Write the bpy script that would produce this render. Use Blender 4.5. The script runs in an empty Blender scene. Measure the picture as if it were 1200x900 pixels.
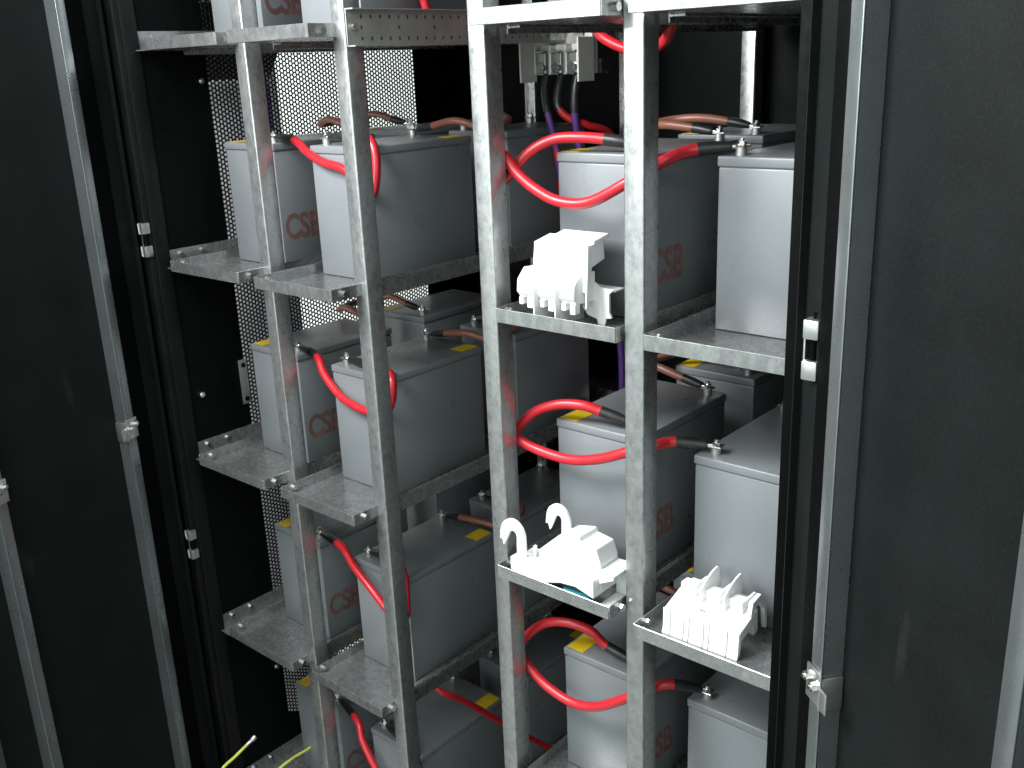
import bpy, bmesh, math, random
from mathutils import Vector, Matrix
random.seed(7)
S = bpy.context.scene
COL = S.collection

# ------------------------------------------------------------------ camera
F_PX = 1166.05
yaw, pitch, roll = math.radians(-41.62), math.radians(-17.86), math.radians(-2.39)
fw = Vector((math.sin(yaw)*math.cos(pitch), math.cos(yaw)*math.cos(pitch), math.sin(pitch)))
rt = fw.cross(Vector((0, 0, 1))).normalized()
up = rt.cross(fw)
rt2 = rt*math.cos(roll) + up*math.sin(roll)
up2 = -rt*math.sin(roll) + up*math.cos(roll)
cam = bpy.data.cameras.new('camera')
cam.sensor_width = 36.0
cam.lens = 36.0*F_PX/1200.0
cam.clip_start = 0.02
cam.clip_end = 60
camo = bpy.data.objects.new('camera', cam)
COL.objects.link(camo)
camo.matrix_world = Matrix(((rt2.x, up2.x, -fw.x, 1.6595), (rt2.y, up2.y, -fw.y, -1.0464),
                            (rt2.z, up2.z, -fw.z, 0.726), (0, 0, 0, 1)))
S.camera = camo

# ------------------------------------------------------------------ world, lamps, exposure
W = bpy.data.worlds.new('World')
S.world = W
W.use_nodes = True
W.node_tree.nodes['Background'].inputs[0].default_value = (0.84, 0.98, 0.95, 1)
W.node_tree.nodes['Background'].inputs[1].default_value = 1.4

def lamp(name, loc, target, sx, sy, power, col):
    l = bpy.data.lights.new(name, 'AREA')
    l.shape = 'RECTANGLE'; l.size = sx; l.size_y = sy; l.energy = power; l.color = col
    o = bpy.data.objects.new(name, l)
    COL.objects.link(o)
    o.location = loc
    o.rotation_euler = (Vector(target)-Vector(loc)).to_track_quat('-Z', 'Y').to_euler()
    return o
# the lit ceiling fitting of the aisle in front of the cabinet; the rest are added fill lights
lamp('ceiling_lamp', (0.10, -0.94, 1.36), (0.22, 0.1, 0.50), 1.05, 0.60, 70, (0.96, 0.98, 1.0))
lamp('far_fill', (0.15, -3.60, 1.25), (0.5, 0.2, 0.2), 1.4, 0.8, 30, (0.96, 0.985, 1.0))  # added low fill from across the aisle, reaches the lids and fuse base
lamp('right_fill', (2.60, -1.50, 1.75), (0.9, 0.1, 0.2), 0.9, 0.3, 6, (0.90, 1.0, 0.97))  # added weak fill from the right for door bars and right-hand faces
lamp('side_wall_fill', (-0.62, -0.25, 0.25), (-1.40, 0.80, 0.15), 0.35, 1.9, 48, (1.0, 0.99, 0.96))  # added upright light, out of view, whitens the wall behind the perforations evenly
S.cycles.use_adaptive_sampling = True
S.cycles.adaptive_threshold = 0.03
S.cycles.adaptive_min_samples = 16
S.cycles.max_bounces = 6
S.cycles.diffuse_bounces = 3
S.cycles.glossy_bounces = 3
S.cycles.caustics_reflective = False

S.view_settings.view_transform = 'Standard'
S.view_settings.look = 'None'
S.view_settings.exposure = 0.0
S.view_settings.gamma = 1.0
S.view_settings.use_curve_mapping = False

# ------------------------------------------------------------------ materials
def new_mat(name):
    m = bpy.data.materials.new(name)
    m.use_nodes = True
    nt = m.node_tree
    return m, nt, nt.nodes['Principled BSDF']

def coords(nt, jitter=True):
    tc = nt.nodes.new('ShaderNodeTexCoord')
    if not jitter:
        return tc.outputs['Object']
    oi = nt.nodes.new('ShaderNodeObjectInfo')
    mul = nt.nodes.new('ShaderNodeMath'); mul.operation = 'MULTIPLY'; mul.inputs[1].default_value = 7.3
    nt.links.new(oi.outputs['Random'], mul.inputs[0])
    ad = nt.nodes.new('ShaderNodeVectorMath'); ad.operation = 'ADD'
    nt.links.new(tc.outputs['Object'], ad.inputs[0])
    nt.links.new(mul.outputs[0], ad.inputs[1])
    return ad.outputs[0]

def noise(nt, co, scale, detail=4, rough=0.55):
    n = nt.nodes.new('ShaderNodeTexNoise')
    n.inputs['Scale'].default_value = scale
    n.inputs['Detail'].default_value = detail
    n.inputs['Roughness'].default_value = rough
    nt.links.new(co, n.inputs['Vector'])
    return n.outputs['Fac']

def ramp(nt, fac, stops):
    r = nt.nodes.new('ShaderNodeValToRGB')
    el = r.color_ramp.elements
    while len(el) > 1: el.remove(el[-1])
    el[0].position = stops[0][0]; el[0].color = (*stops[0][1], 1)
    for p, c in stops[1:]:
        e = el.new(p); e.color = (*c, 1)
    nt.links.new(fac, r.inputs[0])
    return r.outputs[0]

def mix(nt, a, b, fac, mode='MIX'):
    m = nt.nodes.new('ShaderNodeMix'); m.data_type = 'RGBA'; m.blend_type = mode
    for sock, v in ((m.inputs['Factor'], fac), (m.inputs['A'], a), (m.inputs['B'], b)):
        if hasattr(v, 'links'): nt.links.new(v, sock)
        else: sock.default_value = v if not isinstance(v, tuple) else (*v, 1)
    return m.outputs['Result']

def maprange(nt, v, a, b, c, d):
    m = nt.nodes.new('ShaderNodeMapRange')
    m.inputs[1].default_value = a; m.inputs[2].default_value = b
    m.inputs[3].default_value = c; m.inputs[4].default_value = d
    nt.links.new(v, m.inputs[0])
    return m.outputs[0]

def bump(nt, bs, h, strength, dist):
    b = nt.nodes.new('ShaderNodeBump')
    b.inputs['Strength'].default_value = strength
    b.inputs['Distance'].default_value = dist
    nt.links.new(h, b.inputs['Height'])
    nt.links.new(b.outputs[0], bs.inputs['Normal'])

def plain(name, col, rough, metal=0.0, var=0.12, scale=25, bmp=0.0, spec=0.5):
    m, nt, bs = new_mat(name)
    co = coords(nt)
    f = noise(nt, co, scale)
    lo = tuple(c*(1-var) for c in col); hi = tuple(min(1, c*(1+var)) for c in col)
    nt.links.new(ramp(nt, f, [(0.3, lo), (0.7, hi)]), bs.inputs['Base Color'])
    nt.links.new(maprange(nt, noise(nt, co, scale*2.3), 0.3, 0.7, rough*0.85, min(1, rough*1.15)), bs.inputs['Roughness'])
    bs.inputs['Metallic'].default_value = metal
    bs.inputs['Specular IOR Level'].default_value = spec
    if bmp: bump(nt, bs, noise(nt, co, scale*18, 2), bmp, 0.0006)
    return m

def galvanised(name, base, rough, spangle, metal):
    m, nt, bs = new_mat(name)
    co = coords(nt)
    wob = nt.nodes.new('ShaderNodeTexNoise'); wob.inputs['Scale'].default_value = 60
    nt.links.new(co, wob.inputs['Vector'])
    ad = nt.nodes.new('ShaderNodeVectorMath'); ad.operation = 'MULTIPLY_ADD'
    ad.inputs[1].default_value = (0.012,)*3
    nt.links.new(wob.outputs['Color'], ad.inputs[0]); nt.links.new(co, ad.inputs[2])
    vo = nt.nodes.new('ShaderNodeTexVoronoi'); vo.inputs['Scale'].default_value = spangle
    nt.links.new(ad.outputs[0], vo.inputs['Vector'])
    sp = nt.nodes.new('ShaderNodeSeparateColor'); nt.links.new(vo.outputs['Color'], sp.inputs[0])
    b = base
    mpz = nt.nodes.new('ShaderNodeMapping'); mpz.inputs['Scale'].default_value = (1.0, 1.0, 0.55)
    nt.links.new(co, mpz.inputs['Vector'])
    leaf = noise(nt, mpz.outputs[0], spangle*0.9, 6, 0.7)
    spm = nt.nodes.new('ShaderNodeMath'); spm.operation = 'MULTIPLY_ADD'; spm.inputs[1].default_value = 0.30
    nt.links.new(sp.outputs[0], spm.inputs[0]); nt.links.new(leaf, spm.inputs[2])
    c1 = ramp(nt, spm.outputs[0], [(0.42, (b*0.84, b*0.86, b*0.87)), (0.62, (b*0.97, b*0.98, b*0.97)), (0.85, (b*1.12, b*1.12, b*1.10))])
    st = ramp(nt, noise(nt, co, 9, 6), [(0.3, (0.84, 0.86, 0.87)), (0.65, (1, 1, 1))])
    nt.links.new(mix(nt, c1, st, 0.8, 'MULTIPLY'), bs.inputs['Base Color'])
    bs.inputs['Metallic'].default_value = metal
    nt.links.new(maprange(nt, leaf, 0.3, 0.7, rough*0.75, rough*1.3), bs.inputs['Roughness'])
    bump(nt, bs, leaf, 0.10, 0.0008)
    return m

M = {}
M['galv'] = galvanised('galvanised_steel', 0.42, 0.31, 120, 0.78)
M['galv_tray'] = galvanised('galvanised_tray', 0.46, 0.26, 90, 0.82)
M['channel'] = plain('dull_channel_steel', (0.40, 0.405, 0.385), 0.5, 0.55, 0.12, 30)
M['zinc'] = plain('zinc_plate', (0.62, 0.62, 0.60), 0.32, 0.9, 0.08, 40)
M['bolt'] = plain('bright_bolt', (0.78, 0.77, 0.74), 0.22, 1.0, 0.08, 120)
M['lead'] = plain('lead_post', (0.55, 0.55, 0.54), 0.4, 0.85, 0.15, 90)
M['black'] = plain('black_powder_coat', (0.0014, 0.0019, 0.0019), 0.5, 0, 0.25, 12, 0.25, 0.10)
M['stile'] = plain('dark_frame_steel', (0.0040, 0.0043, 0.0043), 0.40, 0, 0.25, 12, 0.2, 0.25)
M['rubber'] = plain('black_rubber', (0.0012, 0.0015, 0.0015), 0.6, 0, 0.2, 40, 0, 0.06)
M['bar'] = plain('door_bar_steel', (0.29, 0.315, 0.32), 0.28, 0.80, 0.10, 9)
M['sleeve'] = plain('black_heat_shrink', (0.02, 0.02, 0.02), 0.33, 0, 0.3, 60)
M['red'] = plain('red_cable_jacket', (0.50, 0.017, 0.026), 0.32, 0, 0.08, 30)
M['brown'] = plain('brown_cable_jacket', (0.24, 0.092, 0.062), 0.40, 0, 0.10, 30)
M['purple'] = plain('purple_cable_jacket', (0.105, 0.042, 0.21), 0.38, 0, 0.1, 30)
M['yellow'] = plain('yellow_sticker', (0.75, 0.50, 0.015), 0.45, 0, 0.08, 60)
M['green_yellow'] = plain('yellow_green_wire', (0.55, 0.58, 0.10), 0.4, 0, 0.25, 40)
M['logo'] = plain('red_print', (0.225, 0.112, 0.105), 0.55, 0, 0.25, 30)
M['white'] = plain('white_plastic', (0.84, 0.84, 0.83), 0.38, 0, 0.02, 30)
M['cream'] = plain('off_white_plastic', (0.80, 0.78, 0.73), 0.42, 0, 0.06, 40)
M['slot'] = plain('dark_slot', (0.03, 0.03, 0.03), 0.6)
M['cyan'] = plain('cyan_plastic', (0.03, 0.24, 0.27), 0.3, 0, 0.15, 60)
M['wall'] = plain('white_painted_wall', (0.82, 0.82, 0.80), 0.7, 0, 0.03, 6)
M['floor'] = plain('grey_floor', (0.22, 0.22, 0.21), 0.5, 0, 0.15, 5)
M['greypost'] = plain('grey_painted_steel', (0.62, 0.62, 0.63), 0.45, 0, 0.06, 10)

def battery_mat():
    m, nt, bs = new_mat('grey_battery_plastic')
    co = coords(nt)
    f = noise(nt, co, 7, 5)
    c = ramp(nt, f, [(0.3, (0.178, 0.190, 0.199)), (0.7, (0.200, 0.213, 0.222))])
    d = ramp(nt, noise(nt, co, 190, 3), [(0.62, (0, 0, 0)), (0.80, (1, 1, 1))])
    nt.links.new(mix(nt, c, (0.32, 0.32, 0.31), mix(nt, (0, 0, 0), d, 0.25)), bs.inputs['Base Color'])
    nt.links.new(maprange(nt, noise(nt, co, 16, 4), 0.3, 0.7, 0.26, 0.40), bs.inputs['Roughness'])
    bump(nt, bs, noise(nt, co, 420, 2), 0.10, 0.0004)
    return m
M['battery'] = battery_mat()

def door_mat():
    m, nt, bs = new_mat('dusty_black_door')
    co = coords(nt, False)
    f = noise(nt, co, 9, 5)
    c = ramp(nt, f, [(0.3, (0.0042, 0.0058, 0.0056)), (0.7, (0.0064, 0.0086, 0.0083))])
    mp = nt.nodes.new('ShaderNodeMapping'); mp.inputs['Scale'].default_value = (14, 14, 3.2)
    nt.links.new(co, mp.inputs['Vector'])
    sm = ramp(nt, noise(nt, mp.outputs[0], 1.0, 3), [(0.67, (0, 0, 0)), (0.80, (1, 1, 1))])
    fine = ramp(nt, noise(nt, co, 300, 2), [(0.5, (0, 0, 0)), (0.8, (1, 1, 1))])
    dust = mix(nt, (0, 0, 0), sm, 0.12)
    c2 = mix(nt, c, (0.17, 0.17, 0.16), dust)
    nt.links.new(mix(nt, c2, (0.05, 0.052, 0.05), mix(nt, (0, 0, 0), fine, 0.15)), bs.inputs['Base Color'])
    nt.links.new(maprange(nt, f, 0.3, 0.7, 0.46, 0.58), bs.inputs['Roughness'])
    bs.inputs['Specular IOR Level'].default_value = 0.16
    bump(nt, bs, noise(nt, co, 500, 2), 0.22, 0.0006)
    return m
M['door'] = door_mat()

# ------------------------------------------------------------------ mesh helpers
def bx(bm, x0, x1, y0, y1, z0, z1, bev=0.0, seg=2):
    """a box (bevelled when bev > 0) added to bm"""
    t = bmesh.new() if bev else bm
    vs = [t.verts.new((x, y, z)) for x in (x0, x1) for y in (y0, y1) for z in (z0, z1)]
    for f in ((0, 1, 3, 2), (4, 6, 7, 5), (0, 4, 5, 1), (2, 3, 7, 6), (0, 2, 6, 4), (1, 5, 7, 3)):
        t.faces.new([vs[i] for i in f])
    if bev:
        bmesh.ops.bevel(t, geom=list(t.edges), offset=bev, segments=seg, profile=0.5, affect='EDGES')
        merge(bm, t)

def merge(bm, t, mat=None):
    me = bpy.data.meshes.new('tmp')
    t.to_mesh(me); t.free()
    if mat: me.transform(mat)
    bm.from_mesh(me)
    bpy.data.meshes.remove(me)

def cyl(bm, p0, p1, r, n=16, r1=None):
    p0 = Vector(p0); p1 = Vector(p1); a = (p1-p0).normalized()
    u = a.orthogonal().normalized(); v = a.cross(u)
    r1 = r if r1 is None else r1
    A = [bm.verts.new(p0+(u*math.cos(t)+v*math.sin(t))*r) for t in [2*math.pi*i/n for i in range(n)]]
    B = [bm.verts.new(p1+(u*math.cos(t)+v*math.sin(t))*r1) for t in [2*math.pi*i/n for i in range(n)]]
    for i in range(n):
        bm.faces.new((A[i], A[(i+1) % n], B[(i+1) % n], B[i]))
    bm.faces.new(A[::-1]); bm.faces.new(B)

def spline(pts, per=8):
    P = [Vector(p) for p in pts]
    P = [P[0]*2-P[1]] + P + [P[-1]*2-P[-2]]
    out = []
    for i in range(1, len(P)-2):
        a, b, c, d = P[i-1:i+3]
        for k in range(per):
            t = k/per
            out.append(0.5*((2*b)+(c-a)*t+(2*a-5*b+4*c-d)*t*t+(3*b-a-3*c+d)*t**3))
    out.append(P[-2])
    return out

def tube(bm, path, r, n=12):
    T = []
    for i in range(len(path)):
        a = path[max(0, i-1)]; b = path[min(len(path)-1, i+1)]
        T.append((b-a).normalized())
    u = T[0].orthogonal().normalized()
    rings = []
    for i, p in enumerate(path):
        u = (u-T[i]*u.dot(T[i])).normalized()
        v = T[i].cross(u)
        rr = r[i] if isinstance(r, list) else r
        rings.append([bm.verts.new(p+(u*math.cos(2*math.pi*k/n)+v*math.sin(2*math.pi*k/n))*rr) for k in range(n)])
    for A, B in zip(rings, rings[1:]):
        for k in range(n):
            bm.faces.new((A[k], A[(k+1) % n], B[(k+1) % n], B[k]))
    bm.faces.new(rings[0][::-1]); bm.faces.new(rings[-1])

def prism(bm, pts, axis, d0, d1, bev=0.0):
    """polygon pts (2D) extruded along axis 'x','y' or 'z' from d0 to d1"""
    t = bmesh.new()
    def mk(p, d):
        return {'x': (d, p[0], p[1]), 'y': (p[0], d, p[1]), 'z': (p[0], p[1], d)}[axis]
    A = [t.verts.new(mk(p, d0)) for p in pts]
    B = [t.verts.new(mk(p, d1)) for p in pts]
    n = len(pts)
    t.faces.new(A[::-1]); t.faces.new(B)
    for i in range(n):
        t.faces.new((A[i], A[(i+1) % n], B[(i+1) % n], B[i]))
    bmesh.ops.recalc_face_normals(t, faces=t.faces)
    if bev:
        bmesh.ops.bevel(t, geom=list(t.edges), offset=bev, segments=2, profile=0.5, affect='EDGES')
    merge(bm, t)

def mesh_of(name, bm, mat, smooth=30):
    bmesh.ops.recalc_face_normals(bm, faces=bm.faces)
    me = bpy.data.meshes.new(name)
    bm.to_mesh(me); bm.free()
    me.materials.append(M[mat] if isinstance(mat, str) else mat)
    if smooth:
        for p in me.polygons: p.use_smooth = True
        try: me.set_sharp_from_angle(angle=math.radians(smooth))
        except Exception: pass
    return me

def link(name, me, parent=None, loc=(0, 0, 0), rz=0.0):
    o = bpy.data.objects.new(name, me)
    COL.objects.link(o)
    o.location = loc
    o.rotation_euler = (0, 0, rz)
    if parent is not None: o.parent = parent
    return o

def obj(name, bm, mat, parent=None, smooth=30, loc=(0, 0, 0), rz=0.0):
    return link(name, mesh_of(name, bm, mat, smooth), parent, loc, rz)

def tag(o, label, cat, group=None):
    o['label'] = label; o['category'] = cat
    if group: o['group'] = group
    return o

def thing(name, label, cat, loc=(0, 0, 0), rz=0.0, group=None):
    return tag(link(name, None, None, loc, rz), label, cat, group)

def NB(): return bmesh.new()

# ------------------------------------------------------------------ measured layout (metres)
RZ = [0.7982, 0.3768, -0.0437, -0.4692, -0.8947]          # tray lip tops, top row first
LIP = 0.020
FLOOR = [z-LIP for z in RZ]
BH = 0.240
LID = [z+BH for z in FLOOR]
BACK = 0.84                                                # front of the rear posts
# ------------------------------------------------------------------ setting
b = NB(); bx(b, -6, 7, -6, 7, -1.16, -1.10)
o = obj('floor', b, 'floor'); o['kind'] = 'structure'
b = NB(); bx(b, -1.50, -1.40, -0.9, 2.6, -1.098, 2.2)
o = obj('side_wall', b, 'wall'); o['kind'] = 'structure'

# ------------------------------------------------------------------ the cabinet
cab = thing('battery_cabinet', 'tall black steel battery cabinet with both front doors swung open', 'cabinet', (0.5, 0.4, -1.098))
OFF = Vector((-0.5, -0.4, 1.098))
def part(name, bm, mat, parent=cab, smooth=30):
    o = obj(name, bm, mat, parent, smooth)
    o.location = OFF if parent is cab else (0, 0, 0)
    return o

PY0, PY1, PZ0, PZ1 = 0.142, 0.748, -0.825, 1.05           # perforated field of the left side panel
b = NB()
bx(b, -0.2025, -0.2005, 0.010, PY0+0.010, -1.09, 1.16)
bx(b, -0.2025, -0.2005, PY1-0.014, 0.90, -1.09, 1.16)
bx(b, -0.2025, -0.2005, PY0+0.0102, PY1-0.0142, -1.09, PZ0+0.012)
bx(b, -0.2025, -0.2005, PY0+0.0102, PY1-0.0142, PZ1-0.014, 1.16)
side = part('side_panel', b, 'black')

def perforated():
    p = 0.0096; hr = 0.0037; cr = p/math.sqrt(3); th = 0.0012; R = 0.045
    verts = {}; V = []; Fc = []
    def vid(y, z, x=-0.2010):
        k = (round(y*20000), round(z*20000), x)
        if k not in verts:
            verts[k] = len(V); V.append((x, y, z))
        return verts[k]
    cols = int((PY1-PY0)/(p*0.8660254)); rows = int((PZ1-PZ0)/p)
    for i in range(cols+1):
        y = PY0+cr+i*p*0.8660254
        if y > PY1-cr: continue
        for j in range(rows):
            z = PZ0+p/2+j*p+(p/2 if i % 2 else 0)
            if z > PZ1-p/2: continue
            out = [vid(y+cr*math.cos(math.pi/3*k), z+cr*math.sin(math.pi/3*k)) for k in range(6)]
            # rounded corners of the field stay blank
            dy = max(PY0+R-y, y-(PY1-R), 0); dz = max(PZ0+R-z, z-(PZ1-R), 0)
            if (dy > 0 and dz > 0 and dy*dy+dz*dz > (R-0.008)**2) or y < PY0+0.012 or y > PY1-0.016 or z < PZ0+0.014 or z > PZ1-0.016:
                Fc.append(tuple(out)); continue
            inn = []; bk = []
            for k in range(6):
                a = math.pi/3*k
                inn.append(len(V)); V.append((-0.2010, y+hr*math.cos(a), z+hr*math.sin(a)))
            for k in range(6):
                a = math.pi/3*k
                bk.append(len(V)); V.append((-0.2010-th, y+hr*math.cos(a), z+hr*math.sin(a)))
            for k in range(6):
                q = (k+1) % 6
                Fc.append((out[k], out[q], inn[q], inn[k]))
                Fc.append((inn[k], inn[q], bk[q], bk[k]))
    me = bpy.data.meshes.new('perforated_screen')
    me.from_pydata(V, [], Fc)
    me.materials.append(M['black'])
    return me
ps = link('perforated_screen', perforated(), side)
ps['kind'] = 'stuff'
for (y, z) in ((0.134, 0.716), (0.037, 0.073), (0.132, -0.655)):
    b = NB(); cyl(b, (-0.2005, y, z), (-0.195, y, z), 0.0065, 6); cyl(b, (-0.195, y, z), (-0.191, y, z), 0.0035, 10)
    part('rivet_nut', b, 'bolt', side)
b = NB(); bx(b, -0.2004, -0.1965, 0.136, 0.156, 0.022, 0.124, 0.001)
pl = part('joining_plate', b, 'zinc', side)
for z in (0.034, 0.112):
    b = NB(); cyl(b, (-0.1965, 0.146, z), (-0.1935, 0.146, z), 0.0055, 12); part('screw', b, 'stile', side)

b = NB(); bx(b, -0.2025, 1.215, 0.900, 0.903, -1.09, 1.16); part('rear_panel', b, 'black')
b = NB(); bx(b, 1.213, 1.216, 0.0, 0.90, -1.09, 1.16); part('side_panel', b, 'black')
b = NB(); bx(b, -0.2025, 1.216, -0.03, 0.903, -1.096, -1.091); part('base_plate', b, 'stile')
b = NB(); bx(b, -0.2025, 1.216, -0.03, 0.903, 1.1605, 1.164); part('roof_plate', b, 'black')
# front stiles: folded posts with a rubber bead
b = NB(); bx(b, -0.242, -0.2026, -0.034, 0.012, -1.09, 1.16, 0.004)
bx(b, -0.2026, -0.196, -0.022, 0.010, -1.09, 1.16, 0.002)
part('frame_post', b, 'stile')
b = NB(); bx(b, -0.236, -0.224, -0.046, -0.034, -1.08, 1.15, 0.005, 3); part('door_seal', b, 'rubber')
b = NB(); bx(b, 1.172, 1.2129, -0.030, 0.006, -1.09, 1.16, 0.003); part('frame_post', b, 'rubber')
b = NB(); bx(b, 1.190, 1.199, -0.041, -0.030, -1.08, 1.15, 0.004, 3); part('door_seal', b, 'rubber')

# doors: panel with folded rim, standing stiffener bars, catches and hinges (local x along the door from the hinge, y = inner normal)
def door(hx, hy, rz, mirror, label):
    # local frame: +x runs from hinge to free edge, +y is the inner side
    W_ = 0.53; sgn = -1 if mirror else 1
    def T(bm):
        if mirror: bmesh.ops.scale(bm, vec=(1, -1, 1), verts=bm.verts)
        return bm
    b = NB(); bx(b, 0.0, W_, -0.0015, 0.0, -1.06, 1.14)
    bx(b, -0.002, 0.0, -0.022, 0.010, -1.06, 1.14); bx(b, W_, W_+0.002, -0.022, 0.010, -1.06, 1.14)
    d = obj('door', T(b), 'door', cab)
    d.location = (hx+OFF.x, hy+OFF.y, OFF.z); d.rotation_euler = (0, 0, rz)
    d['label'] = label
    b = NB(); bx(b, 0.040, 0.097, 0.0006, 0.0045, -1.04, 1.12, 0.002)  # added black strip: shade beside the hinge put into the colour
    obj('hinge_shade_strip', T(b), 'rubber', d)
    for l in (0.105, 0.430 if not mirror else 0.398):
        b = NB()
        # hat-shaped bar: two walls and a face
        bx(b, l, l+0.022, 0.024, 0.026, -1.03, 1.11, 0.0009, 3)
        bx(b, l+0.020, l+0.022, 0.0004, 0.0238, -1.03, 1.11); bx(b, l, l+0.002, 0.0004, 0.0238, -1.03, 1.11)
        obj('stiffener_bar', T(b), 'bar', d)
        b = NB()
        z0 = 0.040
        bx(b, l-0.004, l+0.0265, 0.0262, 0.0292, z0, z0+0.042, 0.001)
        bx(b, l+0.0225, l+0.0262, -0.0-0.0+0.001, 0.0288, z0-0.004, z0+0.036, 0.001)
        bx(b, l+0.0262, l+0.040, 0.0265, 0.0290, z0, z0+0.026, 0.0008)
        c = obj('catch', T(b), 'zinc', d)
        for q, zq in ((l+0.004, z0+0.030), (l+0.018, z0+0.024)):
            b = NB(); cyl(b, (q, 0.0292, zq), (q, 0.036, zq), 0.0055, 6); cyl(b, (q, 0.036, zq), (q, 0.0385, zq), 0.003, 10)
            obj('catch_bolt', T(b), 'bolt', d)
    return d
door(-0.225, -0.050, math.radians(-70), False, 'left cabinet door, black inside with grey steel bars')
door(1.200, -0.040, math.radians(-38), True, 'right cabinet door, dusty black inside with grey steel bar')

def hinge(x, y, z):
    b = NB()
    bx(b, x-0.009, x+0.009, y-0.012, y+0.006, z+0.012, z+0.034, 0.002)
    bx(b, x-0.009, x+0.009, y-0.012, y+0.006, z-0.034, z-0.012, 0.002)
    bx(b, x-0.0095, x-0.0075, y-0.006, y+0.006, z-0.014, z+0.014)
    h = part('hinge', b, 'zinc')
    b = NB(); cyl(b, (x+0.001, y-0.002, z-0.0118), (x+0.001, y-0.002, z+0.0118), 0.0058, 14)
    cyl(b, (x+0.001, y-0.002, z+0.034), (x+0.001, y-0.002, z+0.041), 0.0022, 10)
    part('hinge_pin', b, 'rubber', h)
for z in (0.418, -0.258):
    hinge(1.217, -0.052, z); hinge(-0.207, -0.030, z)

# ------------------------------------------------------------------ the rack: posts, rails, trays
rack = thing('battery_rack', 'galvanised steel rack of square posts and trays inside the cabinet', 'rack', (0.5, 0.4, -1.09))
ROFF = Vector((-0.5, -0.4, 1.09))
def rpart(name, bm, mat, parent=rack):
    o = obj(name, bm, mat, parent)
    if parent is rack: o.location = ROFF
    return o
PX = [0.0934, 0.3670, 0.6646, 0.9315, 1.2080]              # right edges of the posts
PW, PD_ = 0.032, 0.036
PY = 0.045
def post_mesh(x1, y0):
    b = NB(); bx(b, x1-PW, x1, y0, y0+PD_, -1.088, 1.15, 0.0028, 3)
    return b
for x in PX:
    rpart('post', post_mesh(x, PY), 'galv')
for x in PX:
    rpart('rear_post', post_mesh(x, BACK), 'galv')

# tray extents per column and forward offset of each tray's front edge
TX = [(-0.161, 0.0594), (0.1305, 0.3459-0.014), (0.6783, 0.8972), (0.9479, 1.168)]
TX = [(-0.161, 0.0600), (0.1305, 0.3320), (0.6783, 0.8972), (0.9479, 1.168)]
TX = [(-0.161, 0.0694), (0.1305, 0.3459), (0.6783, 0.8972), (0.9479, 1.168)]
TDY = [[0.003, -0.011, 0.003, -0.009], [-0.012, -0.021, 0.032, 0.024], [-0.0105, -0.011, 0.009, -0.007],
       [0.002, 0.012, 0.0, 0.0], [0, 0, 0, 0]]
TDX = [[0, -0.0026, 0, -0.001], [0.001, 0.0049, -0.0025, -0.0019], [-0.0014, -0.005, -0.0024, 0.0028], [0, -0.0058, 0, 0], [0, 0, 0, 0]]
def tray(row, c):
    x0, x1 = TX[c]; x0 += TDX[row][c]; x1 += TDX[row][c]
    y0 = TDY[row][c]; y1 = BACK-0.004
    zf = FLOOR[row]; zt = RZ[row]
    # the posts stand in front corners: the tray passes between them, its front lip is as wide as the tray
    xi0, xi1 = x0, x1
    t = 0.0016
    b = NB()
    bx(b, xi0, xi1, y0, y1, zf-t, zf)                                # floor
    bx(b, xi0, xi1, y0-t, y0, zf-t, zt, 0.0005, 1)                  # front lip
    bx(b, xi0, xi1, y1, y1+t, zf-t, zt)
    for (a, c2) in ((xi0-t, xi0), (xi1, xi1+t)):
        bx(b, a, c2, y0, y1, zf-t, zt, 0.0004, 1)
    tr = rpart('tray', b, 'galv_tray')
    # supporting angle rails along both sides
    for k, xa in ((0, xi0-t-0.0004), (1, xi1+t+0.0004)):
        b = NB(); s = -1 if k == 0 else 1
        xs = sorted((xa, xa+s*0.002)); bx(b, xs[0], xs[1], PY+PD_+0.002, BACK-0.002, zf-0.012, zt-0.003)
        xs = sorted((xa, xa-s*0.022)); bx(b, xs[0], xs[1], PY+PD_+0.002, BACK-0.002, zf-t-0.0034, zf-t-0.0006)
        rpart('rail', b, 'galv_tray', tr)
    xa = xi1+t
    for p0, p1, r_ in (((xi1-0.003, y0+0.026, zf+0.009), (xa+0.007, y0+0.026, zf+0.009), 0.006), ((xi0-t, y0+0.030, zf+0.010), (xi0+0.006, y0+0.030, zf+0.010), 0.005)):
        b = NB(); cyl(b, p0, p1, r_, 6); rpart('bolt', b, 'bolt', tr)
    return tr
for row in range(5):
    for c in range(4):
        if row == 4 and c > 1: continue
        tray(row, c)

# ledge angles on the left wall that carry the first column's trays
for row in range(5):
    z = RZ[row]
    b = NB()
    bx(b, -0.2004, -0.1984, 0.0, BACK, z-0.022, z+0.014)
    bx(b, -0.1984, -0.1655, 0.0, BACK, z-0.0222, z-0.0200) 
    ld = rpart('ledge_angle', b, 'galv_tray')
    for y in (0.035, 0.085):
        b = NB(); cyl(b, (-0.1984, y, z+0.003), (-0.193, y, z+0.003), 0.005, 6); rpart('bolt', b, 'bolt', ld)

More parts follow.
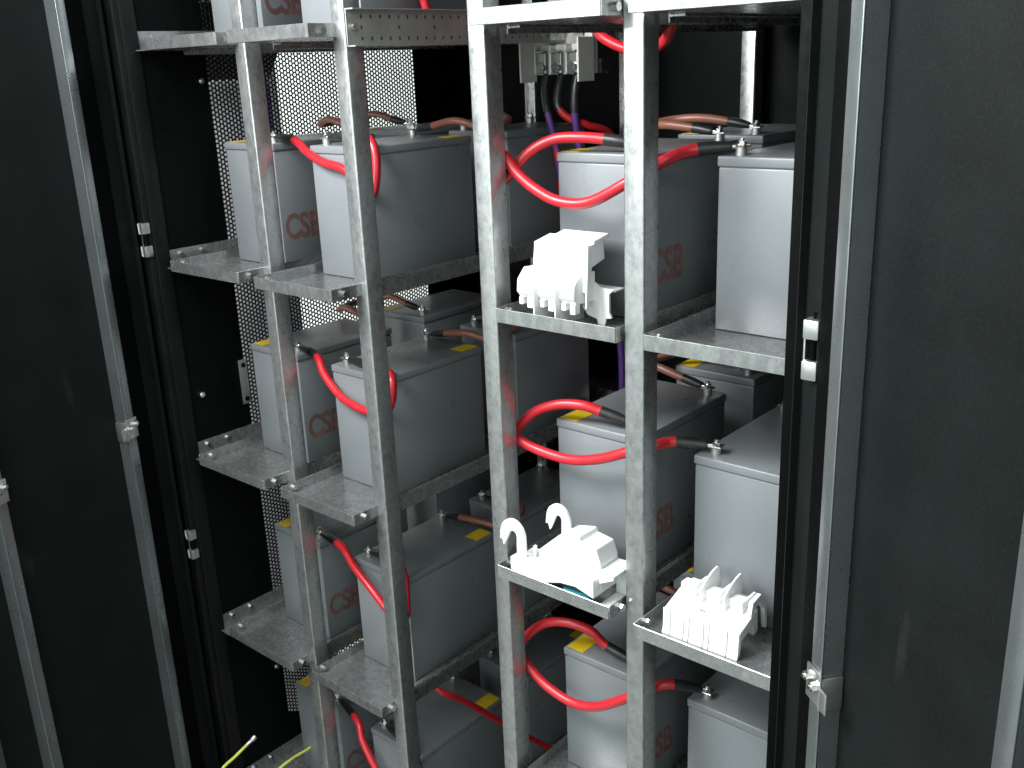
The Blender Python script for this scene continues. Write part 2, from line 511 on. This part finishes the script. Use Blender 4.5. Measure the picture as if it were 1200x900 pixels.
# punched channel along the depth on the second post
def punched_channel():
    x = 0.3690; y0 = 0.047; y1 = 0.560; z0, z1 = 0.761, 0.8185; t = 0.0018
    b = NB()
    bx(b, x, x+0.0185, y0, y1, z1-t, z1); bx(b, x, x+0.0185, y0, y1, z0, z0+t)
    # web as a grid of cells with punched holes in three rows
    n = 25; dy = (y1-y0)/n; zs = [(z0+t+0.0008, 0.0105), (z0+0.0235, 0.0115), (z1-t-0.0113, 0.0105)]
    ed = [z0+t, z0+0.0175, z0+0.0400, z1-t]
    hz = [z0+0.0120, z0+0.0290, z1-0.0120]
    def quad(p): b.faces.new([b.verts.new(v) for v in p])
    for i in range(n):
        ya = y0+i*dy; yb = ya+dy; yc = (ya+yb)/2
        for k in range(3):
            za, zb = ed[k], ed[k+1]
            if i == 0 or (k == 1 and i % 4 != 1):
                quad([(x+t, ya, za), (x+t, yb, za), (x+t, yb, zb), (x+t, ya, zb)]); continue
            h = 0.0028; zc = hz[k]
            o_ = [(ya, za), (yb, za), (yb, zb), (ya, zb)]
            m_ = [(yc-h*0.8, zc-h), (yc+h*0.8, zc-h), (yc+h*0.8, zc+h), (yc-h*0.8, zc+h)]
            for q in range(4):
                w = (q+1) % 4
                quad([(x+t, *o_[q]), (x+t, *o_[w]), (x+t, *m_[w]), (x+t, *m_[q])])
                quad([(x+t, *m_[q]), (x+t, *m_[w]), (x, *m_[w]), (x, *m_[q])])
    bx(b, x, x+t, y0-0.0005, y0+0.001, z0, z1)
    bmesh.ops.remove_doubles(b, verts=b.verts, dist=1e-6)
    ch = rpart('punched_channel', b, 'channel')
    b = NB(); bx(b, x-0.0014, x-0.0004, y0, y1, z0, z1); rpart('backing_strip', b, 'slot', ch)
    b = NB(); cyl(b, (x+t, y0+0.012, z0+0.030), (x+0.009, y0+0.012, z0+0.030), 0.0055, 12); rpart('bolt', b, 'bolt', ch)
punched_channel()
# cross rails at the back that carry the fuse base
b = NB(); bx(b, 0.262, 0.415, 0.664, 0.668, 0.700, 0.728); bx(b, 0.262, 0.415, 0.668, 0.692, 0.700, 0.703)
rpart('cross_rail', b, 'galv_tray')

# ------------------------------------------------------------------ batteries
BW, BL = 0.163, 0.262
def battery_meshes():
    d = {}
    b = NB()
    bx(b, -BW/2+0.0016, BW/2-0.0016, -BL/2+0.0016, BL/2-0.0016, 0.0006, BH-0.0150, 0.0022, 2)
    d['case'] = mesh_of('case', b, 'battery')
    b = NB()
    bx(b, -BW/2, BW/2, -BL/2, BL/2, BH-0.0140, BH, 0.0022, 3)
    bx(b, -BW/2+0.003, BW/2-0.003, -BL/2+0.003, BL/2-0.003, BH-0.0152, BH-0.0138)
    d['lid'] = mesh_of('lid', b, 'battery')
    b = NB()
    cyl(b, (0, 0, 0.0), (0, 0, 0.0105), 0.0078, 16)
    d['terminal'] = mesh_of('terminal', b, 'lead')
    b = NB()
    bx(b, -0.010, 0.010, -0.0085, 0.0085, 0.0107, 0.0132, 0.0006, 1)
    cyl(b, (0, 0, 0.0132), (0, 0, 0.0185), 0.0062, 6)
    cyl(b, (0, 0, 0.0185), (0, 0, 0.0225), 0.0036, 10)
    d['bolt'] = mesh_of('terminal_bolt', b, 'bolt')
    b = NB(); bx(b, 0, 0.034, 0, 0.047, 0.0, 0.0005)
    d['sticker'] = mesh_of('sticker', b, 'yellow')
    # printed mark
    cu = bpy.data.curves.new('logo', 'FONT'); cu.body = 'CSB'; cu.size = 0.068; cu.extrude = 0.0001; cu.offset = 0.0022
    cu.space_character = 0.98
    to = bpy.data.objects.new('tmp', cu); COL.objects.link(to)
    dg = bpy.context.evaluated_depsgraph_get(); dg.update()
    me = bpy.data.meshes.new_from_object(to.evaluated_get(dg))
    bpy.data.objects.remove(to); 
    me.materials.clear(); me.materials.append(M['logo']); me.name = 'logo'
    me.transform(Matrix(((0, 0, 1, 0), (0.76, 0, 0, 0), (0, 1, 0, 0), (0, 0, 0, 1))))
    d['logo'] = me
    return d
BM_ = battery_meshes()
BCX = [-0.049, 0.2275, 0.7875, 1.0445]
BDX = {(0, 1): -.007, (0, 2): .002, (0, 3): .005, (3, 1): .009, (3, 2): .002, (3, 3): -.010, (2, 1): .002, (2, 2): -.002}
BDY = {(0, 1): -.003, (0, 2): -.007, (0, 3): -.005, (1, 1): -.009, (1, 2): -.010, (2, 1): .013, (3, 1): .027, (3, 2): -.008, (3, 3): .004}
ROWN = ['top shelf', 'second shelf', 'third shelf', 'fourth shelf', 'bottom shelf']
COLN = ['first column by perforated side', 'second column left of gap', 'third column right of gap', 'fourth column by right door']
TERM = {}
def battery(c, row, rear):
    left = c in (1, 3)                                     # terminals on its left side: turned end for end
    x = BCX[c]; y = (0.619 if rear else 0.264)
    if not rear:
        x += BDX.get((c, row), 0); y += BDY.get((c, row), 0)
    else:
        x += random.uniform(-.002, .002)
    z = FLOOR[row]
    lab = 'grey battery, %s row of %s, %s' % ('back' if rear else 'front', ROWN[row], COLN[c])
    rz = math.pi if left else 0.0
    t = thing('battery', lab, 'battery', (x, y, z), rz, 'grey batteries on the rack')
    link('case', BM_['case'], t); l = link('lid', BM_['lid'], t)
    for s in (-1, 1):
        q = link('terminal', BM_['terminal'], t, (BW/2-0.024, s*(BL/2-0.022), BH))
        link('terminal_bolt', BM_['bolt'], q, (0, 0, 0), random.uniform(-0.3, 0.3))
        wp = Vector((BW/2-0.024, s*(BL/2-0.022), 0))
        if left: wp = -wp
        TERM[(c, row, rear, 'front' if wp.y < 0 else 'rear')] = Vector((x+wp.x, y+wp.y, z+BH+0.012))
    st = link('sticker', BM_['sticker'], t, (-BW/2+0.004, -BL/2+0.006, BH+0.0003), random.uniform(-0.03, 0.03))
    link('logo', BM_['logo'], t, (BW/2-0.0014, -BL/2+0.010, 0.054))
    return t
for row in range(5):
    for c in range(4):
        for rear in (False, True):
            if row == 4 and c > 1: continue
            if row == 0 and rear: continue
            battery(c, row, rear)

# ------------------------------------------------------------------ cables
def cable(name, label, cat, mat, pts, r, term0=None, term1=None, group=None, sl=0.036):
    """jacketed cable with a heat-shrink sleeve and a lug at each end that has a terminal"""
    P = [Vector(p) for p in pts]
    full = ([term0] if term0 is not None else []) + P + ([term1] if term1 is not None else [])
    path = spline(full, 8)
    base = path[0].copy()
    t = thing(name, label, cat, base, 0, group)
    path = [p-base for p in path]
    L = [0]
    for a, c in zip(path, path[1:]): L.append(L[-1]+(c-a).length)
    tot = L[-1]
    lug = 0.012
    def seg(a, c):
        out = []
        for i in range(len(path)):
            if a <= L[i] <= c: out.append(path[i])
        def at(s):
            for i in range(1, len(L)):
                if L[i] >= s:
                    f = (s-L[i-1])/max(1e-9, L[i]-L[i-1]); return path[i-1].lerp(path[i], f)
            return path[-1]
        out = [at(a)] + [p for p in out if (p-at(a)).length > 1e-4 and (p-at(c)).length > 1e-4] + [at(c)]
        return out
    s0 = (lug+sl) if term0 is not None else 0
    s1 = tot-(lug+sl) if term1 is not None else tot
    b = NB(); tube(b, seg(s0, s1), r, 14); obj('jacket', b, mat, t, 60)
    if term0 is not None:
        b = NB(); q = seg(lug, s0+0.004); tube(b, q, [r*0.72+(r*1.1-r*0.72)*min(1, i/max(1, len(q)-1)*2) for i in range(len(q))], 12); obj('sleeve', b, 'sleeve', t, 60)
        b = NB(); q = seg(0, lug+0.006); tube(b, q, r*0.5, 8); obj('lug', b, 'bolt', t, 60)
    if term1 is not None:
        b = NB(); q = seg(s1-0.004, tot-lug); tube(b, q, [r*0.72+(r*1.1-r*0.72)*min(1, (len(q)-1-i)/max(1, len(q)-1)*2) for i in range(len(q))], 12); obj('sleeve', b, 'sleeve', t, 60)
        b = NB(); q = seg(tot-lug-0.006, tot); tube(b, q, r*0.5, 8); obj('lug', b, 'bolt', t, 60)
    return t
R34 = {
 1: [(0.7898, 0.155, 0.6162), (0.7542, 0.145, 0.6189), (0.7144, 0.135, 0.6166), (0.6801, 0.12, 0.5998), (0.6544, 0.105, 0.5716), (0.6391, 0.1, 0.5562), (0.6340, 0.095, 0.5740), (0.6518, 0.09, 0.5956), (0.6774, 0.09, 0.5702), (0.711, 0.092, 0.5478), (0.7513, 0.095, 0.5322), (0.8038, 0.097, 0.5337), (0.8677, 0.1, 0.5637), (0.913, 0.115, 0.5912), (0.9405, 0.15, 0.6045)],
 2: [(0.7884, 0.14, 0.2029), (0.7594, 0.13, 0.21), (0.7211, 0.12, 0.2067), (0.6811, 0.11, 0.1901), (0.6501, 0.1, 0.1601), (0.6427, 0.095, 0.1482), (0.6579, 0.09, 0.1441), (0.6953, 0.09, 0.1348), (0.7595, 0.09, 0.1323), (0.8175, 0.09, 0.146), (0.8713, 0.092, 0.1691), (0.911, 0.1, 0.185), (0.9316, 0.125, 0.1884)],
 3: [(0.7854, 0.15, -0.2232), (0.7572, 0.14, -0.1989), (0.7097, 0.13, -0.1967), (0.6696, 0.12, -0.2117), (0.6417, 0.105, -0.2422), (0.6348, 0.1, -0.2667), (0.6567, 0.092, -0.2816), (0.7, 0.09, -0.306), (0.7559, 0.09, -0.3163), (0.8101, 0.09, -0.3008), (0.8725, 0.092, -0.2565), (0.9128, 0.1, -0.226), (0.9397, 0.12, -0.2193)]}
R12 = {
 1: [(0.0843, 0.14, 0.6028), (0.1366, 0.125, 0.5849), (0.1913, 0.115, 0.569), (0.2487, 0.11, 0.5608), (0.2983, 0.11, 0.5400), (0.3216, 0.112, 0.5180), (0.3273, 0.118, 0.5365), (0.326, 0.125, 0.5722), (0.315, 0.13, 0.6004), (0.2909, 0.135, 0.614), (0.2392, 0.14, 0.6144)],
 2: [(0.0877, 0.135, 0.1817), (0.1264, 0.12, 0.1545), (0.1787, 0.11, 0.1243), (0.2263, 0.107, 0.1116), (0.2679, 0.107, 0.1078), (0.3135, 0.11, 0.1161), (0.327, 0.115, 0.1375), (0.3275, 0.12, 0.1696), (0.309, 0.13, 0.1853), (0.2654, 0.135, 0.1867)],
 3: [(0.1114, 0.13, -0.2338), (0.1671, 0.115, -0.2579), (0.226, 0.107, -0.2862), (0.2666, 0.107, -0.3153), (0.2965, 0.11, -0.3373), (0.3181, 0.115, -0.3201), (0.317, 0.12, -0.2803), (0.3036, 0.13, -0.2356), (0.2729, 0.135, -0.2151)],
 4: [(0.1052, 0.13, -0.6746), (0.1362, 0.115, -0.7034), (0.1826, 0.107, -0.7486), (0.2202, 0.107, -0.7863), (0.2791, 0.115, -0.7947), (0.3072, 0.12, -0.7275), (0.2875, 0.13, -0.6688)]}
for row, pts in R34.items():
    cable('jumper_cable', 'thick red jumper cable looping between the two right columns on the %s' % ROWN[row], 'cable', 'red', pts, 0.0082,
          TERM[(2, row, False, 'front')], TERM[(3, row, False, 'front')], 'red jumper cables', 0.042)
for row, pts in R12.items():
    cable('jumper_cable', 'thick red jumper cable dipping between the two left columns on the %s' % ROWN[row], 'cable', 'red', pts, 0.0080,
          TERM[(0, row, False, 'front')], TERM[(1, row, False, 'front')], 'red jumper cables', 0.064)
# brown links from each front battery to the one behind it
for row in range(1, 4):
    for c in range(4):
        a = TERM[(c, row, False, 'rear')]; e = TERM[(c, row, True, 'front')]
        s = 1 if c in (1, 3) else -1
        ext = 0.165 + random.uniform(-0.012, 0.012); h = random.uniform(0.004, 0.014)
        pts = [a+Vector((s*0.05, 0.006, 0.006)), a+Vector((s*0.11, 0.010, 0.006+h)), a+Vector((s*(ext-0.01), 0.030, 0.004)),
               a.lerp(e, 0.5)+Vector((s*ext, 0, 0.006)), e+Vector((s*(ext-0.02), -0.022, 0.012)), e+Vector((s*0.10, -0.010, 0.010+h)), e+Vector((s*0.045, -0.003, 0.008))]
        cable('link_cable', 'brown link cable behind front battery, %s, %s' % (ROWN[row], COLN[c]), 'cable', 'brown', pts, 0.0072, a, e, 'brown link cables')
# loose runs
cable('hanging_cable', 'red cable dropping behind the punched channel at the top', 'cable', 'red',
      [(0.340, 0.215, 1.02), (0.338, 0.228, 0.93), (0.345, 0.245, 0.84), (0.350, 0.252, 0.80)], 0.0078)
cable('looped_cable', 'red cable loop hanging behind the fourth post at the top', 'cable', 'red',
      [(0.74, 0.46, 0.90), (0.715, 0.47, 0.81), (0.681, 0.49, 0.757), (0.6400, 0.5, 0.739), (0.592, 0.5, 0.742), (0.540, 0.5, 0.764), (0.523, 0.51, 0.785), (0.56, 0.52, 0.803), (0.62, 0.52, 0.812), (0.66, 0.53, 0.86)], 0.0095)
cable('long_cable', 'red cable slanting down across the bottom shelf towards the right rack', 'cable', 'red',
      [(0.30, 0.16, -0.497), (0.345, 0.172, -0.518), (0.35, 0.233, -0.574), (0.352, 0.378, -0.727), (0.36, 0.497, -0.851), (0.38, 0.60, -0.96), (0.40, 0.70, -1.07)], 0.0070)

# ------------------------------------------------------------------ fuse base at the back and its cables
fb = thing('fuse_holder', 'off-white three-pole fuse base with screw clamps at the back of the gap', 'fuse base', (0.36, 0.62, 0.686))
FO = Vector((-0.36, -0.62, -0.686))
def fpart(name, bm, mat, parent=fb):
    o = obj(name, bm, mat, parent, 30 if mat == 'bolt' else 0)
    if parent is fb: o.location = FO
    return o
b = NB(); bx(b, 0.2660, 0.4120, 0.640, 0.660, 0.700, 0.832, 0.002); fpart('base', b, 'cream')
for x, zb, zt, y0 in ((0.2640, 0.686, 0.765, 0.588), (0.4125, 0.686, 0.770, 0.588)):
    b = NB(); bx(b, x, x+0.004, y0, 0.6399, zb, zt, 0.0008); fpart('end_plate', b, 'cream')
for i in range(3):
    x = 0.3160+0.0400*i
    b = NB(); bx(b, x-0.0100, x+0.0140, 0.606, 0.6395, 0.700, 0.758, 0.0015)
    bx(b, x-0.0135, x-0.0105, 0.590, 0.6395, 0.702, 0.756, 0.0006)
    p = fpart('pole', b, 'cream')
    b = NB(); bx(b, x-0.008, x+0.011, 0.5955, 0.606, 0.703, 0.742, 0.0008); bx(b, x-0.012, x+0.010, 0.588, 0.6058, 0.7425, 0.7465, 0.0006)
    fpart('clamp', b, 'zinc', p).location = (0, 0, 0)
    b = NB(); cyl(b, (x+0.001, 0.5955, 0.714), (x+0.001, 0.5895, 0.714), 0.0108, 18)
    bx(b, x-0.0055, x+0.0075, 0.5885, 0.5894, 0.713, 0.715)
    fpart('screw', b, 'bolt', p).location = (0, 0, 0)
b = NB()
for x, z in ((0.305, 0.777), (0.345, 0.776), (0.392, 0.776)):
    bx(b, x-0.0018, x+0.0018, 0.6390, 0.6398, z-0.004, z+0.004)
fpart('slot', b, 'slot')
for i, (x, z) in enumerate(((0.300, 0.800), (0.340, 0.800), (0.380, 0.800))):
    b = NB(); bx(b, x-0.013, x+0.013, 0.610, 0.6395, 0.783, 0.828, 0.002); fpart('contact_cover', b, 'cream')
def clamp_cable(x, colour, drop, lab, bandsz):
    t = thing('clamp_cable', lab, 'cable', (x, 0.60, 0.70), 0, 'cables of the fuse base')
    o_ = Vector((-x, -0.60, -0.70))
    P = spline(drop, 8)
    cut = next(i for i, p in enumerate(P) if p.z < bandsz)
    b = NB(); tube(b, [p+o_ for p in P[:cut+1]], 0.0088, 12); obj('sleeve', b, 'sleeve', t, 60)
    b = NB(); tube(b, [p+o_ for p in P[cut:]], 0.0078, 12); obj('jacket', b, colour, t, 60)
    return t, P, o_
t1, P1_, o1 = clamp_cable(0.316, 'purple', [(0.319, 0.612, 0.702), (0.321, 0.600, 0.668), (0.338, 0.588, 0.62), (0.350, 0.595, 0.56), (0.356, 0.602, 0.50), (0.360, 0.612, 0.42), (0.372, 0.70, 0.25), (0.37, 0.79, 0.10), (0.36, 0.80, -0.3), (0.36, 0.80, -0.9)], 'left purple cable with black sleeve hanging from the fuse base', 0.628)
# red marker bands on the purple cable
for za, zb in ((0.555, 0.528), (0.496, 0.455)):
    q = [p+o1 for p in P1_ if zb <= p.z <= za]
    if len(q) > 1:
        b = NB(); tube(b, q, 0.0083, 12); obj('marker_band', b, 'red', t1, 60)
clamp_cable(0.3560, 'red', [(0.357, 0.612, 0.702), (0.356, 0.600, 0.672), (0.360, 0.592, 0.640), (0.378, 0.600, 0.617), (0.405, 0.63, 0.600), (0.42, 0.70, 0.57), (0.42, 0.78, 0.45), (0.41, 0.80, 0.0), (0.41, 0.80, -0.9)], 'short red cable with black sleeve in the middle of the fuse base', 0.636)
clamp_cable(0.396, 'purple', [(0.397, 0.612, 0.702), (0.396, 0.602, 0.668), (0.396, 0.600, 0.62), (0.397, 0.612, 0.56), (0.396, 0.63, 0.48), (0.402, 0.70, 0.25), (0.395, 0.80, 0.12), (0.385, 0.81, -0.3), (0.385, 0.81, -0.9)], 'right purple cable with black sleeve hanging from the fuse base', 0.628)

# ------------------------------------------------------------------ white switch parts lying on the trays
# 1: switch cover standing on the third column's second shelf
zf = FLOOR[1]
w1 = thing('fuse_switch', 'white plastic fuse switch part with flat tall cover and three teeth, standing on a tray', 'switch part', (0.775, 0.095, zf+0.0002))
O1 = Vector((-0.775, -0.095, -zf-0.0002))
def wpart(name, bm, parent, off, mat='white'):
    o = obj(name, bm, mat, parent, 0); o.location = off; return o
b = NB()
prism(b, [(0.074, zf+0.118), (0.112, zf+0.125), (0.115, zf+0.094), (0.084, zf+0.086), (0.074, zf+0.050), (0.066, zf+0.052)], 'x', 0.7190, 0.8180, 0.0018)
wpart('cover', b, w1, O1)
b = NB()
prism(b, [(0.070, zf+0.120), (0.074, zf+0.122), (0.070, zf+0.030), (0.064, zf+0.030)], 'x', 0.8186, 0.8215, 0.0006)
prism(b, [(0.084, zf+0.125), (0.120, zf+0.131), (0.120, zf+0.126), (0.084, zf+0.119)], 'x', 0.7400, 0.8215, 0.0012)
wpart('rim', b, w1, O1)
for i in range(3):
    x = 0.7040+0.0400*i
    b = NB()
    prism(b, [(0.050, zf+0.064), (0.066, zf+0.080), (0.100, zf+0.078), (0.100, zf+0.034), (0.056, zf+0.036), (0.048, zf+0.046)], 'x', x, x+0.0270, 0.0014)
    bx(b, x+0.001, x+0.0085, 0.052, 0.064, zf+0.026, zf+0.037, 0.0008); bx(b, x+0.0165, x+0.026, 0.052, 0.064, zf+0.022, zf+0.037, 0.0008)
    wpart('tooth', b, w1, O1)
for x in (0.7340, 0.7740):
    b = NB(); prism(b, [(0.050, zf+0.0), (0.118, zf+0.0), (0.118, zf+0.070), (0.070, zf+0.082), (0.048, zf+0.060)], 'x', x, x+0.0022, 0.0005)
    wpart('fin', b, w1, O1)
b = NB()
prism(b, [(0.790, zf+0.022), (0.790, zf+0.060), (0.812, zf+0.062), (0.822, zf+0.056), (0.846, zf+0.054), (0.838, zf+0.047), (0.838, zf+0.020), (0.842, zf+0.012), (0.832, zf+0.010), (0.830, zf+0.0), (0.818, zf+0.0), (0.816, zf+0.008), (0.800, zf+0.012)], 'y', 0.096, 0.1000, 0.0005)
bx(b, 0.790, 0.846, 0.100, 0.124, zf+0.050, zf+0.053, 0.0006)
wpart('foot_plate', b, w1, O1)

# 2: hooked handle shell lying on the third column's third shelf
zf = FLOOR[2]
w2 = thing('fuse_switch', 'white plastic switch handle with two hooked arms, lying on a tray', 'switch part', (0.79, 0.055, zf+0.0002))
O2 = Vector((-0.79, -0.055, -zf-0.0002))
b = NB()
prism(b, [(0.7000, zf+0.018), (0.7000, zf+0.041), (0.7350, zf+0.044), (0.8400, zf+0.062), (0.8520, zf+0.056), (0.8640, zf+0.050), (0.8640, zf+0.020), (0.8300, zf+0.029), (0.8000, zf+0.026), (0.7700, zf+0.016), (0.7400, zf+0.008)], 'y', 0.0120, 0.0300, 0.0015)
wpart('front_skirt', b, w2, O2)
b = NB()
prism(b, [(0.7440, zf+0.020), (0.7440, zf+0.058), (0.7860, zf+0.096), (0.8240, zf+0.104), (0.8280, zf+0.096), (0.8560, zf+0.092), (0.8640, zf+0.070), (0.8640, zf+0.020)], 'y', 0.0306, 0.0780, 0.0022)
wpart('hump', b, w2, O2)
b = NB()
bx(b, 0.8646, 0.8920, 0.0140, 0.0780, zf+0.0005, zf+0.0060, 0.001)
bx(b, 0.8646, 0.8900, 0.0700, 0.0780, zf+0.0066, zf+0.0620, 0.001)
prism(b, [(0.8646, zf+0.040), (0.8646, zf+0.062), (0.8920, zf+0.060), (0.8920, zf+0.054)], 'y', 0.0250, 0.0695, 0.001)
wpart('end_frame', b, w2, O2)
b = NB(); bx(b, 0.7330, 0.7370, 0.0310, 0.0360, zf+0.020, zf+0.062, 0.0006); bx(b, 0.7000, 0.7430, 0.0306, 0.0700, zf+0.014, zf+0.034, 0.0015)
wpart('peg', b, w2, O2)
def hook(cx, cz, y0, y1, r0, r1, base):
    b = NB()
    out = [(cx+r1*math.cos(a), cz+r1*1.12*math.sin(a)) for a in [math.radians(t) for t in range(0, 171, 10)]]
    inn = [(cx+0.001+r0*math.cos(a), cz+r0*1.1*math.sin(a)) for a in [math.radians(t) for t in range(160, -1, -10)]]
    tip = [(cx-r1-0.002, cz-0.013), (cx-r1+0.003, cz-0.011), (cx-r1+0.006, cz-0.022)]
    prism(b, [(cx+r1, base)] + out + tip + inn + [(cx+r0, base)], 'y', y0, y1, 0.0006)
    return b
wpart('hooked_arm', hook(0.7010, zf+0.075, 0.0180, 0.0235, 0.0080, 0.0252, zf+0.040), w2, O2)
wpart('hooked_arm', hook(0.7640, zf+0.106, 0.0560, 0.0615, 0.0068, 0.0230, zf+0.080), w2, O2)
b = NB(); prism(b, [(0.796, 0.024), (0.806, 0.0115), (0.842, 0.0110), (0.852, 0.022), (0.836, 0.030), (0.808, 0.030)], 'z', zf+0.0004, zf+0.0150, 0.003)
o = obj('plastic_scrap', b, 'cyan'); tag(o, 'small cyan plastic scrap under the white hooked switch handle', 'scrap')

# 3: slotted base with two barrier fins on the fourth column's third shelf
w3 = thing('fuse_switch', 'white plastic switch base with slotted front and two barrier fins', 'switch part', (1.04, 0.06, zf+0.0002))
O3 = Vector((-1.04, -0.06, -zf-0.0002))
X0, X1 = 0.978, 1.098
b = NB()
prism(b, [(0.0320, zf+0.002), (0.0300, zf+0.040), (0.0800, zf+0.056), (0.0820, zf+0.020), (0.0700, zf+0.018), (0.0660, zf+0.034), (0.0360, zf+0.026)], 'x', X0, X1, 0.0012)
wpart('body', b, w3, O3)
# front plates with narrow slots between them
cuts = [X0-0.003, 0.9860, 1.0035, 1.0115, 1.0300, 1.0380, 1.0565, 1.0645+0.0, 1.0860, X1]
cuts = [X0-0.002, 0.9890, 1.0110, 1.0195, 1.0430, 1.0515, 1.0800, X1]
for a, c in zip(cuts, cuts[1:]):
    b = NB(); prism(b, [(0.0240, zf+0.0004), (0.0275, zf+0.010), (0.0285, zf+0.0385), (0.0298, zf+0.0395), (0.0312, zf+0.001)], 'x', a+0.0006, c-0.0006, 0.0003)
    wpart('front_plate', b, w3, O3)
b = NB()
for c in cuts[1:-1]: bx(b, c-0.0005, c+0.0005, 0.0300, 0.0305, zf+0.008, zf+0.034)
bx(b, 1.026, 1.036, 0.0438, 0.0446, zf+0.0452, zf+0.0462)
wpart('slot', b, w3, O3, 'slot')
for x in (1.0190, 1.0560):
    b = NB()
    prism(b, [(0.056, zf+0.042), (0.055, zf+0.068), (0.060, zf+0.073), (0.072, zf+0.080), (0.088, zf+0.086), (0.102, zf+0.088), (0.108, zf+0.084), (0.110, zf+0.040)], 'x', x, x+0.0034, 0.0010)
    wpart('barrier_fin', b, w3, O3)
for x in (0.992, 1.030, 1.068):
    b = NB(); bx(b, x-0.010, x+0.012, 0.0660, 0.0840, zf+0.0500, zf+0.0660, 0.002); bx(b, x+0.0125, x+0.0165, 0.060, 0.100, zf+0.046, zf+0.068, 0.001)
    bx(b, x-0.012, x+0.016, 0.0822, 0.104, zf+0.034, zf+0.056, 0.0015)
    wpart('clip', b, w3, O3)
b = NB()
prism(b, [(0.060, zf+0.046), (0.066, zf+0.070), (0.090, zf+0.074), (0.108, zf+0.052), (0.112, zf+0.012), (0.106, zf+0.012), (0.100, zf+0.046), (0.088, zf+0.062), (0.072, zf+0.058)], 'x', 1.0905, 1.0975, 0.0012)
wpart('end_bracket', b, w3, O3)

# ------------------------------------------------------------------ earth wires at the bottom left
def wire(label, pts, lug):
    P = spline(pts, 8); base = P[-1].copy()
    t = thing('earth_wire', label, 'wire', base, 0, 'earth wires')
    b = NB(); tube(b, [p-base for p in P], 0.0036, 10); obj('jacket', b, 'green_yellow', t, 60)
    if lug:
        d = (P[0]-P[1]).normalized()
        b = NB(); tube(b, [P[0]-base-d*0.004, P[0]-base+d*0.010, P[0]-base+d*0.012, P[0]-base+d*0.022], [0.0042, 0.0042, 0.006, 0.006], 10); obj('lug', b, 'zinc', t, 60)
wire('yellow-green earth wire with a bare crimped end at the lower left', [(-0.10, -0.030, -0.736), (-0.10, -0.065, -0.748), (-0.10, -0.105, -0.762), (-0.09, -0.13, -0.80), (-0.08, -0.10, -0.95), (-0.08, -0.02, -1.088)], True)
wire('yellow-green earth wire curving beside the bottom shelf of the first column', [(-0.10, 0.16, -0.845), (-0.10, 0.126, -0.848), (-0.10, 0.080, -0.846), (-0.10, 0.030, -0.856), (-0.105, 0.0, -0.90), (-0.12, -0.01, -1.0), (-0.13, 0.02, -1.088)], False)

# ------------------------------------------------------------------ what shows through the perforated side
b = NB(); bx(b, -0.50, -0.44, 0.27, 0.50, -1.098, 2.0, 0.004)
o = obj('grey_trunking', b, 'greypost'); tag(o, 'grey vertical trunking seen dimly through the perforated side', 'trunking')
b = NB(); tube(b, spline([(-0.42, 0.43, 1.9), (-0.415, 0.43, 0.9), (-0.41, 0.44, 0.62), (-0.415, 0.43, 0.3), (-0.42, 0.45, -0.2), (-0.42, 0.44, -1.09)], 10), 0.013, 12)
o = obj('outer_cable', b, 'purple', None, 60); tag(o, 'purple cable outside, seen through the holes of the perforated side', 'cable')

b = NB(); bx(b, -0.16, 0.16, -0.010, 0.010, -0.10, 0.10, 0.002)
o = obj('cable_duct', b, 'stile'); o.location = (-0.36, 0.30, 0.80); o.rotation_euler = (math.radians(38), 0, math.radians(90))
tag(o, 'dark slanted duct outside, shading the upper corner of the perforated side', 'duct')
